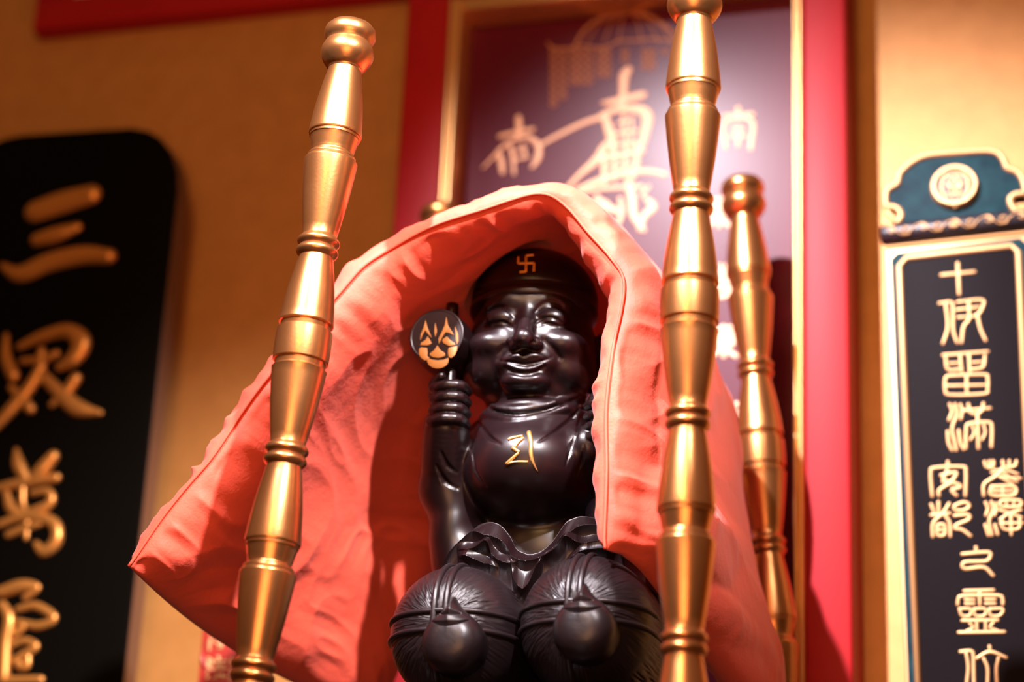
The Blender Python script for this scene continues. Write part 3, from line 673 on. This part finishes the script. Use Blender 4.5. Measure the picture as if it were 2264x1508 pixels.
    def draw(s, pts, rad, k=.002, mode='sub', off=0.0):
        P = s.hits(catmull(np.array(pts, float), 3), off)
        if len(P) < 2: return
        n = len(P); r_ = np.interp(np.linspace(0, 1, n), np.linspace(0, 1, len(np.atleast_1d(rad))), np.atleast_1d(rad))
        s.tube(P, r_, k, mode, sub=1)
    def mesh(s):
        D = s.D; D[0] = D[-1] = .01; D[:, 0] = D[:, -1] = .01; D[:, :, 0] = D[:, :, -1] = .01
        n = s.n; acc = np.zeros((n[0]-1, n[1]-1, n[2]-1, 3), np.float32); cnt = np.zeros(acc.shape[:3], np.float32); neg = D < 0; Q = []
        for a_ in range(3):
            sl0 = [slice(None)]*3; sl1 = [slice(None)]*3; sl0[a_] = slice(0, -1); sl1[a_] = slice(1, None)
            v0, v1 = D[tuple(sl0)], D[tuple(sl1)]; cr = neg[tuple(sl0)] != neg[tuple(sl1)]
            I = np.argwhere(cr); t = v0[cr]/(v0[cr]-v1[cr]); P = I.astype(np.float32); P[:, a_] += t
            b_, c_ = [(1, 2), (2, 0), (0, 1)][a_]
            cells = []
            for db, dc in ((0, 0), (-1, 0), (-1, -1), (0, -1)):
                J = I.copy(); J[:, b_] += db; J[:, c_] += dc; cells.append(J)
                ok = ((J >= 0) & (J < n-1)).all(1)
                np.add.at(acc, tuple(J[ok].T), P[ok]); np.add.at(cnt, tuple(J[ok].T), 1)
            Q.append((cells, v0[cr] < 0))
        ids = -np.ones(cnt.shape, np.int64); m_ = cnt > 0; ids[m_] = np.arange(m_.sum())
        V = acc[m_]/cnt[m_][:, None]*s.h+s.lo; Fc = []
        for cells, ng in Q:
            q = np.stack([ids[tuple(np.clip(J, 0, n-2).T)] for J in cells], 1)
            q[~ng] = q[~ng][:, ::-1]; Fc.append(q)
        return V, np.vstack(Fc)
# ------------------------------------------------------------------ the statue
stat = empty('wooden_statue', (.17, -.46, SHELF+.0), 'dark lacquered statue of a smiling stout deity holding a mallet on two rice bales', 'statue')
YAW = math.radians(9); HC = np.array([.1555, -.452, 2.103])
def Hd(x, y, z): return (HC[0]+x*math.cos(YAW)-y*math.sin(YAW), HC[1]+x*math.sin(YAW)+y*math.cos(YAW), HC[2]+z)
B = SDF((.025, -.575, 1.84), (.262, -.36, 2.215), .00125)
ell = B.ell
# head
ell(Hd(0, 0, .002), (.0620, .060, .060), YAW, k=.0)
ell(Hd(0, -.006, -.014), (.0640, .056, .047), YAW, k=.01)
ell(Hd(0, .0, .045), (.058, .056, .05), YAW, k=.01)
ell(Hd(0, -.026, .030), (.044, .034, .018), YAW, k=.012)                  # forehead
for sx in (-1, 1):
    ell(Hd(sx*.0335, -.037, -.0155), (.0255, .0250, .0165), YAW, k=.006)   # cheek
    ell(Hd(sx*.040, -.014, -.036), (.025, .032, .021), YAW, k=.012)        # jowl
    ell(Hd(sx*.0665, .010, -.012), (.008, .013, .030), YAW, k=.005)        # ear
    ell(Hd(sx*.067, .004, -.040), (.008, .009, .014), YAW, k=.005)         # ear lobe
ell(Hd(0, -.046, -.054), (.024, .016, .0105), YAW, k=.009)                 # chin
ell(Hd(0, -.050, -.036), (.027, .014, .012), YAW, k=.008)                 # mouth mound
B.tube([Hd(0, -.054, .020), Hd(0, -.0605, .004), Hd(0, -.0690, -.012), Hd(0, -.0725, -.018)], [.0058, .0064, .0080, .0095], .006, sub=3)
ell(Hd(0, -.0740, -.0200), (.0100, .0085, .0085), YAW, k=.003)            # nose tip
for sx in (-1, 1): ell(Hd(sx*.0112, -.0660, -.0218), (.0078, .0078, .0066), YAW, k=.003)
for sx in (-1, 1):
    B.tube([Hd(sx*.010, -.0520, .0240), Hd(sx*.022, -.0500, .0300), Hd(sx*.036, -.0430, .0265)], [.0050, .0085, .0060], .008)   # brow
    ell(Hd(sx*.0235, -.0515, .0090), (.0170, .0120, .0110), YAW, k=.002)   # lid
# neck folds
ell((.160, -.440, 2.045), (.050, .050, .022), k=.01)
ell((.160, -.445, 2.026), (.056, .056, .016), k=.006)
# torso
ell((.158, -.440, 2.003), (.0655, .062, .034), k=.008)
ell((.160, -.452, 1.970), (.0665, .073, .051), k=.012)
ell((.158, -.415, 1.892), (.070, .045, .068), k=.012)
# raised right arm (viewer's left) and sleeve
B.tube([(.112, -.425, 2.012), (.088, -.440, 1.968), (.078, -.462, 1.955)], [.030, .030, .028], .008)
B.tube([(.078, -.462, 1.955), (.082, -.485, 1.985), (.086, -.500, 2.006)], [.027, .024, .022], .006)
B.ell((.086, -.452, 1.918), (.026, .034, .060), k=.012); B.ell((.100, -.44, 1.875), (.034, .045, .045), k=.012)
# palm and fingers round the handle
B.ell((.090, -.494, 2.024), (.0165, .013, .024), k=.004)
for i, (zf, ln) in enumerate(((2.041, 0), (2.0295, .001), (2.018, .0005), (2.0070, -.001))):
    B.tube([(.1055, -.500, zf), (.1035, -.5165, zf), (.0900, -.5215, zf-.0005), (.0770+ln, -.5165, zf-.001), (.0735+ln, -.506, zf-.001)], [.0050, .0056, .0057, .0054, .0048], .0006, sub=3)
B.tube([(.074, -.498, 2.028), (.0735, -.508, 2.046), (.083, -.5165, 2.0525)], [.0062, .0058, .0048], .0012)
# left arm (viewer's right) with the hand closed on the sack's neck
B.tube([(.198, -.428, 2.010), (.222, -.445, 1.975), (.222, -.478, 1.985)], [.030, .028, .022], .008)
B.ell((.236, -.478, 2.004), (.013, .014, .022), k=.004)
for zf in (2.020, 2.009, 1.998, 1.987):
    B.tube([(.250, -.483, zf), (.243, -.496, zf+.001), (.233, -.499, zf+.002), (.224, -.492, zf+.002)], [.0048, .0052, .0052, .0044], .0006, sub=3)
B.tube([(.228, -.480, 2.012), (.229, -.492, 2.028), (.236, -.496, 2.032)], [.0055, .005, .0042], .001)
# carving drawn on the surface
D_ = B.draw
def ridge(pts, r, off=.0, k=.002): D_(pts, r, k, 'add', off)
# face grooves
D_([(1182, 716), (1196, 706), (1215, 702), (1230, 706), (1243, 714)], [.0010, .0018, .0021, .0018, .0008], .0012)
D_([(1188, 722), (1205, 716), (1222, 716), (1236, 722)], [.0006, .0009, .0009, .0005], .001)
D_([(1072, 722), (1088, 715), (1108, 712), (1125, 718), (1136, 727)], [.0008, .0017, .0020, .0017, .0008], .0012)
D_([(1183, 692), (1196, 676), (1214, 667), (1232, 669), (1243, 676)], [.0008, .0015, .0017, .0014, .0006], .003)
D_([(1078, 694), (1092, 683), (1110, 680), (1126, 688), (1138, 702)], [.0006, .0014, .0017, .0015, .0008], .003)
D_([(1196, 748), (1206, 756), (1222, 772), (1236, 790)], [.0010, .0018, .0018, .0008], .005)
D_([(1127, 755), (1120, 764), (1108, 778), (1100, 794)], [.0010, .0018, .0018, .0008], .005)
for x in (1147, 1178): D_([(x-3, 757), (x+3, 756)], [.0018, .0018], .001)
ridge([(1120, 797), (1134, 790), (1147, 788), (1160, 792), (1174, 787), (1188, 787), (1203, 791)], [.0012, .0025, .0028, .0022, .0028, .0026, .0012], .0004)
ridge([(1124, 806), (1142, 815), (1162, 818), (1182, 815), (1200, 805)], [.0012, .0026, .0032, .0028, .0012], .0003)
D_([(1104, 797), (1122, 800), (1142, 803), (1160, 806), (1180, 803), (1200, 798), (1222, 789)], [.0007, .0016, .0018, .0018, .0018, .0016, .0007], .0010)
D_([(1118, 813), (1138, 824), (1162, 827), (1184, 823), (1204, 811)], [.0008, .0018, .0022, .0018, .0008], .004)
# collar, robe folds
ridge([(1085, 896), (1110, 905), (1147, 908), (1194, 900), (1240, 886), (1275, 872)], [.002, .0032, .0035, .0033, .0032, .002], .0012, .002)
ridge([(1070, 914), (1095, 922), (1135, 929), (1182, 923), (1254, 902), (1290, 888)], [.002, .0034, .0036, .0034, .0034, .002], .0022, .003)
D_([(1080, 902), (1110, 912), (1147, 916), (1194, 909), (1240, 895), (1275, 880)], [.0012, .0020, .0022, .0022, .0020, .0012], .0012)
D_([(1056, 930), (1066, 947), (1082, 966), (1107, 982)], [.0008, .0026, .0026, .0006], .0008)
D_([(1281, 902), (1268, 922), (1240, 946), (1190, 978)], [.0008, .0030, .0030, .0006], .0008)
D_([(1284, 924), (1276, 950), (1265, 985), (1250, 1030)], [.0008, .0026, .0026, .0006], .0008)
D_([(1040, 960), (1044, 1000), (1052, 1045), (1075, 1075)], [.0008, .0020, .0020, .0006], .0008)
D_([(1292, 985), (1286, 1020), (1274, 1055)], [.0006, .0018, .0006], .0008)
D_([(975, 1000), (990, 1030), (1010, 1045)], [.001, .0025, .001], .002)
D_([(965, 1030), (985, 1065), (1012, 1080)], [.001, .0025, .001], .002)
B.D = np.maximum(B.D, np.broadcast_to((1.852-B.ax[2])[None, None, :], B.D.shape))
GLY = [B.hits(catmull(np.array(p, float), 5), -.0002) for p in (
    [(1123, 972), (1134, 968), (1156, 963)], [(1157, 968), (1146, 978), (1138, 990)], [(1133, 990), (1143, 997), (1149, 999)], [(1147, 1001), (1132, 1014), (1119, 1026)], [(1119, 1026), (1140, 1021), (1168, 1021)],
    [(1169, 956), (1174, 980), (1174, 1005), (1180, 1026), (1189, 1043)])]
GW = ([.0016, .0017, .0010], [.0018, .0012], [.0022, .0012], [.0014, .0017], [.0016, .0012, .0014], [.0024, .0024, .0022, .0014, .0004])
V, Fq = B.mesh()
bod = mesh_obj('body', V, Fq, 'wood', stat)
g = G()
for P, w_ in zip(GLY, GW):
    if len(P) > 1: tube(g, P, np.interp(np.linspace(0, 1, len(P)), np.linspace(0, 1, len(w_)), w_), 8)
o = g.obj('chest_inscription', 'chestgold', stat)
# cap
Cp = SDF((.08, -.53, 2.115), (.232, -.375, 2.225), .00125)
cc = Hd(0, .004, .048)
Cp.ell(cc, (.0635, .0605, .056), YAW, k=0)
Cp.ell(Hd(0, -.002, .036), (.0640, .0625, .017), YAW, k=.004)
Cp.D = np.maximum(Cp.D, np.broadcast_to((2.103+.0265-Cp.ax[2])[None, None, :], Cp.D.shape))
Cp.draw([(1052, 640), (1090, 628), (1140, 622), (1200, 621), (1260, 628), (1305, 642)], [.0012, .0016, .0016, .0016, .0016, .0012], .002)
MAN = [[(1163, 566), (1163, 601)], [(1146, 583), (1181, 582)], [(1163, 566), (1180, 564)], [(1163, 601), (1149, 602)], [(1146, 583), (1146, 569)], [(1181, 582), (1180, 600)]]
MP = [Cp.hits(np.linspace(np.array(p[0], float), np.array(p[1], float), 8), -.0002) for p in MAN]
V, Fq = Cp.mesh(); cap_ = mesh_obj('cap', V, Fq, 'wood', stat)
g = G()
for P in MP:
    if len(P) > 1: tube(g, P, .0013, 6)
g.obj('emblem', 'capinlay', cap_)
# mallet
MC = np.array([.0785, -.497, 2.0925])
g = G(); prof = []
for u in np.linspace(0, 1, 15): prof.append((.052*u, .0265+.0032*math.sin(math.pi*u)))
prof = [(0, .0005), (.0, .0255)]+[(s_+.0008, r_) for s_, r_ in prof]+[(.0545, .0255), (.0545, .0005)]
def lathe_y(g, prof, c, seg=56):
    v = []; f = []
    for s_, r_ in prof:
        for k in range(seg):
            a = 2*math.pi*k/seg; v.append((c[0]+r_*math.cos(a), c[1]+s_, c[2]+r_*math.sin(a)))
    for i in range(len(prof)-1):
        for k in range(seg): f.append((i*seg+k, i*seg+(k+1) % seg, (i+1)*seg+(k+1) % seg, (i+1)*seg+k))
    f.append(tuple(range(seg))[::-1]); f.append(tuple((len(prof)-1)*seg+k for k in range(seg))); g.add(v, f)
yf = MC[1]-.027
lathe_y(g, prof, (MC[0], yf, MC[2]))
mal = g.obj('mallet', 'wood', stat, True, 35)
g = G(); tube(g, [(.0895, -.505, 1.992), (.0885, -.5045, 2.03), (.086, -.4985, 2.07), (.0845, -.4975, 2.115), (.084, -.4965, 2.128), (.084, -.496, 2.136)], [.0062, .0060, .0058, .0060, .0065, .0060], 16)
g.obj('handle', 'wood', mal)
g = G(); tube(g, [(MC[0]+.0262*math.cos(t), yf+.0012, MC[2]+.0262*math.sin(t)) for t in np.linspace(0, 2*math.pi, 57)[:-1]], .0016, 8, True); g.obj('rim', 'wood', mal)
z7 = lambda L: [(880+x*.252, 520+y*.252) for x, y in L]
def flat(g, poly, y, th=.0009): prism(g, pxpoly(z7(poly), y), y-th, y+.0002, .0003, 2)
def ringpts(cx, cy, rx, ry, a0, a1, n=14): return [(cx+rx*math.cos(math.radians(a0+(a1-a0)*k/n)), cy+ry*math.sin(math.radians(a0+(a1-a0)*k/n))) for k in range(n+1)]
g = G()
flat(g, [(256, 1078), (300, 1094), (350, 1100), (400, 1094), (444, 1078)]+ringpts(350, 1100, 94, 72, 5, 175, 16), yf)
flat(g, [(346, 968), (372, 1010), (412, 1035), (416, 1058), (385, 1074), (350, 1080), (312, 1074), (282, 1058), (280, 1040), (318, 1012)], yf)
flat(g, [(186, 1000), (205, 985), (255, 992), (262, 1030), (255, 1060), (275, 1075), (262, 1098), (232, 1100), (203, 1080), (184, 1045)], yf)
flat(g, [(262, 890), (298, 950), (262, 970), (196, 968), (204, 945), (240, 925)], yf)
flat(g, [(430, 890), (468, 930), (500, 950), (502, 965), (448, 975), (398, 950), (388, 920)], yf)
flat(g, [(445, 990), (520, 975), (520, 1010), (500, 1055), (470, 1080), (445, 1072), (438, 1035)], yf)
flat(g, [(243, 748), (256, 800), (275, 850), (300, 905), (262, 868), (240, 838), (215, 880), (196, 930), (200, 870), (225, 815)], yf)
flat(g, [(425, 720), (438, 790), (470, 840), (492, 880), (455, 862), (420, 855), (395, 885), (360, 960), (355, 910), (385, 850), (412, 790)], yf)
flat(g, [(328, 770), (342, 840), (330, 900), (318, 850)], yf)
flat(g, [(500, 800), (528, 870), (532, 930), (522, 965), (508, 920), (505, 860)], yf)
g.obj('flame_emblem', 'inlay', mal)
# sack behind the left shoulder
Sk = SDF((.185, -.50, 1.86), (.30, -.335, 2.07), .003)
Sk.ell((.226, -.400, 1.955), (.026, .045, .062), k=0)
V, Fq = Sk.mesh(); mesh_obj('sack', V, Fq, 'navy', stat)
# robe skirt: stepped carved hems
nx, nz = 420, 260
def hem(pts, Y=-.55):
    P = np.array([at(840+x*.2827, 1100+y*.2827, Y)[[0, 2]] for x, y in pts]); P = catmull(P, 6); o_ = np.argsort(P[:, 0]); return P[o_, 0], P[o_, 1]
TOPX, TOPZ = hem([(405, 470), (430, 400), (480, 335), (600, 215), (680, 140), (740, 116), (800, 111), (880, 146), (950, 230), (1000, 326), (1060, 361), (1110, 372), (1200, 344), (1290, 256), (1380, 116), (1450, 71), (1520, 53), (1640, 70), (1750, 130), (1950, 260)])
XS = np.linspace(TOPX[0], .268, nx); XX = np.repeat(XS[:, None], nz, 1)
ZT_ = np.maximum(np.interp(XS, TOPX, TOPZ), 1.815); ZZ = 1.80+(ZT_[:, None]-1.80)*np.linspace(0, 1, nz)[None, :]
def band(pts, hgt, w_, soft=.006, decay=.006, keep=0.0):
    px_, pz_ = hem(pts); zc = np.interp(XX, px_, pz_); ww = np.interp(XX, px_, np.interp(np.linspace(0, 1, len(px_)), np.linspace(0, 1, len(np.atleast_1d(w_))), np.atleast_1d(w_)))
    ww = ww*1.5; d = zc-ZZ; q = np.clip(d/ww, 0, 1)
    fall = keep+(1-keep)*np.exp(-np.clip(d-ww, 0, None)/decay)
    e0 = np.clip((XX-px_[0])/soft, 0, 1); e1 = np.clip((px_[-1]-XX)/soft, 0, 1)
    return 1.6*hgt*q*fall*e0*e1
PR = np.zeros_like(XX)
PR += band(list(zip((400, 480, 600, 690, 760, 820, 880, 950, 1000, 1060, 1110, 1200, 1290, 1380, 1450, 1520, 1640, 1750, 1950), (480, 338, 218, 150, 120, 120, 150, 235, 330, 365, 376, 348, 260, 120, 75, 57, 74, 134, 264))), .0085, [.003, .003, .004, .0105, .011, .008, .007, .0065, .007, .011, .012, .008, .004, .004], soft=.0005, decay=.010, keep=.25)
PR += band([(540, 310), (600, 286), (700, 286), (800, 262), (835, 320), (900, 380), (1000, 410), (1045, 418)], .006, [.003, .006, .003, .006, .006, .003], soft=.012)
PR += band([(1215, 398), (1320, 345), (1380, 270), (1425, 213), (1520, 234), (1640, 210), (1800, 250)], .006, [.003, .003, .004, .006, .005], soft=.012)
PR += band([(985, 420), (1010, 478), (1050, 515), (1095, 528), (1140, 518), (1180, 478), (1236, 390)], .0075, [.004, .008, .011, .013, .010, .006, .003], soft=.004)
PR += band([(540, 356), (640, 358), (720, 378), (800, 410), (880, 462)], .005, [.003, .005, .006, .003], soft=.008)
PR += band([(1390, 425), (1450, 360), (1520, 308), (1640, 283), (1780, 300)], .005, [.003, .005, .005, .003], soft=.008)
cx = .172; base = -.468-.052*np.sqrt(np.clip(1-((XX-cx)/.125)**2, 0, 1)) + (ZZ-1.89)*.05
yfr = base-PR
v = np.stack([XX, yfr, ZZ], -1).reshape(-1, 3)
vb = v.copy(); vb[:, 1] = -.42
ix = np.arange(nx*nz).reshape(nx, nz); ib = ix+nx*nz
fq = [quads(ix), quads(ib, True)]
def rim(a, b): return np.stack([a[:-1], b[:-1], b[1:], a[1:]], 1)
fq += [rim(ix[0], ib[0]), rim(ib[-1], ix[-1]), rim(ib[:, 0], ix[:, 0]), rim(ix[:, -1], ib[:, -1])]
sharp(mesh_obj('robe_skirt', np.vstack([v, vb]), np.vstack(fq), 'wood', stat), 40)
# rice bales with ropes and jewels
def bale(cx, cz, R, jx, jz, jr, seed):
    nr, na = 110, 420; rr = np.linspace(0, 1, nr); aa = np.linspace(0, 2*math.pi, na+1)[:-1]; RG, AG = np.meshgrid(rr, aa, indexing='ij')
    Yr = -.548; dome = .054
    back_n = 24
    def dz(r, a): # dome depth + straw ridges
        d = dome*(np.clip(1-r**2.6, 0, 1))**.62
        n_ = vnoise(a*26+.6*vnoise(a*6, r*6, seed+1)+r*2, r*5+a*3, seed); n2 = vnoise(a*60, r*10, seed+3)
        n_ = (1-np.abs(n_)*2)
        return d+(.0006*n_+.0004*n2)*np.clip(r*2, 0, 1)*np.clip((1-r)*12, 0, 1)
    pinch = 1-.012*np.abs(np.cos(AG*1))**20
    x = cx+R*RG*np.cos(AG); z = cz+R*1.04*RG*np.sin(AG); y = Yr-dz(RG, AG)
    V_ = [np.stack([x, y, z], -1).reshape(-1, 3)]
    for k in range(1, back_n+1):
        u = k/back_n; rb = 1+.05*math.sin(math.pi*u)-.25*max(0, u-.85)/.15; nn = .0008*(1-np.abs(vnoise(aa*26, np.full_like(aa, u*8), seed+5))*2)
        V_.append(np.stack([cx+(R*rb+nn)*np.cos(aa), np.full_like(aa, Yr+.17*u), cz+(R*rb+nn)*1.04*np.sin(aa)], -1))
    V_ = np.vstack(V_); q = []
    tot = nr+back_n; idg = np.arange(tot*na).reshape(tot, na); idw = np.hstack([idg, idg[:, :1]])
    q = np.stack([idw[:-1, :-1], idw[:-1, 1:], idw[1:, 1:], idw[1:, :-1]], -1).reshape(-1, 4)
    b_ = mesh_obj('rice_bale', V_, q, 'bale', stat)
    surf = lambda X, Z: Yr-dome*max(0., 1-(math.hypot((X-cx)/R, (Z-cz)/(R*1.04)))**2.6)**.62
    for o_ in (-.0055, .0055):
        for vert in (0, 1):
            g = G(); pts = []
            L_ = 1.0
            for t in np.linspace(-L_, L_, 61):
                off_ = o_*(1.0 if vert else 1.55)
                X, Z = (cx+off_, cz+R*1.04*t*.995) if vert else (cx+R*t*.995, cz+off_)
                pts.append((X, surf(X, Z)-.0005, Z))
            pre = [(pts[0][0], Yr+d_, pts[0][2]) for d_ in (.05, .025, .008)]; post_ = [(pts[-1][0], Yr+d_, pts[-1][2]) for d_ in (.008, .025, .05)]
            tube(g, pre+pts+post_, .0032 if vert else .0027, 10); g.obj('rope', 'bale', b_)
    # jewel
    nj, ma = 130, 240; al = np.linspace(-math.pi, math.pi, ma+1)[:-1]
    rad = jr*(1+.50*np.exp(-np.abs(al)/.19)); yj = surf(jx, jz)
    Vj = []; cz_ = jz
    for i in range(nj+1):
        rho = i/nj
        X = rad*rho*np.sin(al); Z = rad*rho*np.cos(al); dp = .023*np.sqrt(max(0, 1-rho**2.8))+.002
        gl = np.zeros_like(al)
        for z0_, c_, x1_ in ((.74, .20, .37), (.36, .62, .70)):
            zc = jr*(z0_+c_*(X/(jr*x1_))**2*.5); th = .0036*np.clip(1-(X/(jr*x1_))**2, 0, 1)
            below = (Z-zc); m_ = (below > 0) & (below < th*1.6); gl = np.where(m_, .0040*np.clip(1-below/np.maximum(th*1.6, 1e-5), 0, 1)*np.clip(below/.0003, 0, 1)*np.clip(th/.0014, 0, 1), gl)
        Vj.append(np.stack([jx+X, yj-dp+gl+.012*0, cz_+Z], -1))
    Vj.append(np.stack([jx+rad*np.sin(al), np.full_like(al, yj+.012), cz_+rad*np.cos(al)], -1))
    Vj = np.vstack(Vj); idj = np.arange((nj+2)*ma).reshape(nj+2, ma); idj = np.hstack([idj, idj[:, :1]])
    qj = np.stack([idj[:-1, :-1], idj[:-1, 1:], idj[1:, 1:], idj[1:, :-1]], -1).reshape(-1, 4)
    mesh_obj('jewel', Vj, qj, 'bale', b_)
jl = at(985, 1408, -.625); jrr = at(1279, 1380, -.625)
bale(.1225, 1.7855, .0615, jl[0], jl[2], .0283, 3)
bale(.2450, 1.7905, .0615, jrr[0], jrr[2], .0283, 8)
g = G(); prism(g, [(.04, SHELF+.0005), (.33, SHELF+.0005), (.32, 1.726), (.05, 1.726)], -.60, -.36, .006); g.obj('plinth', 'wood', stat, True, 40)
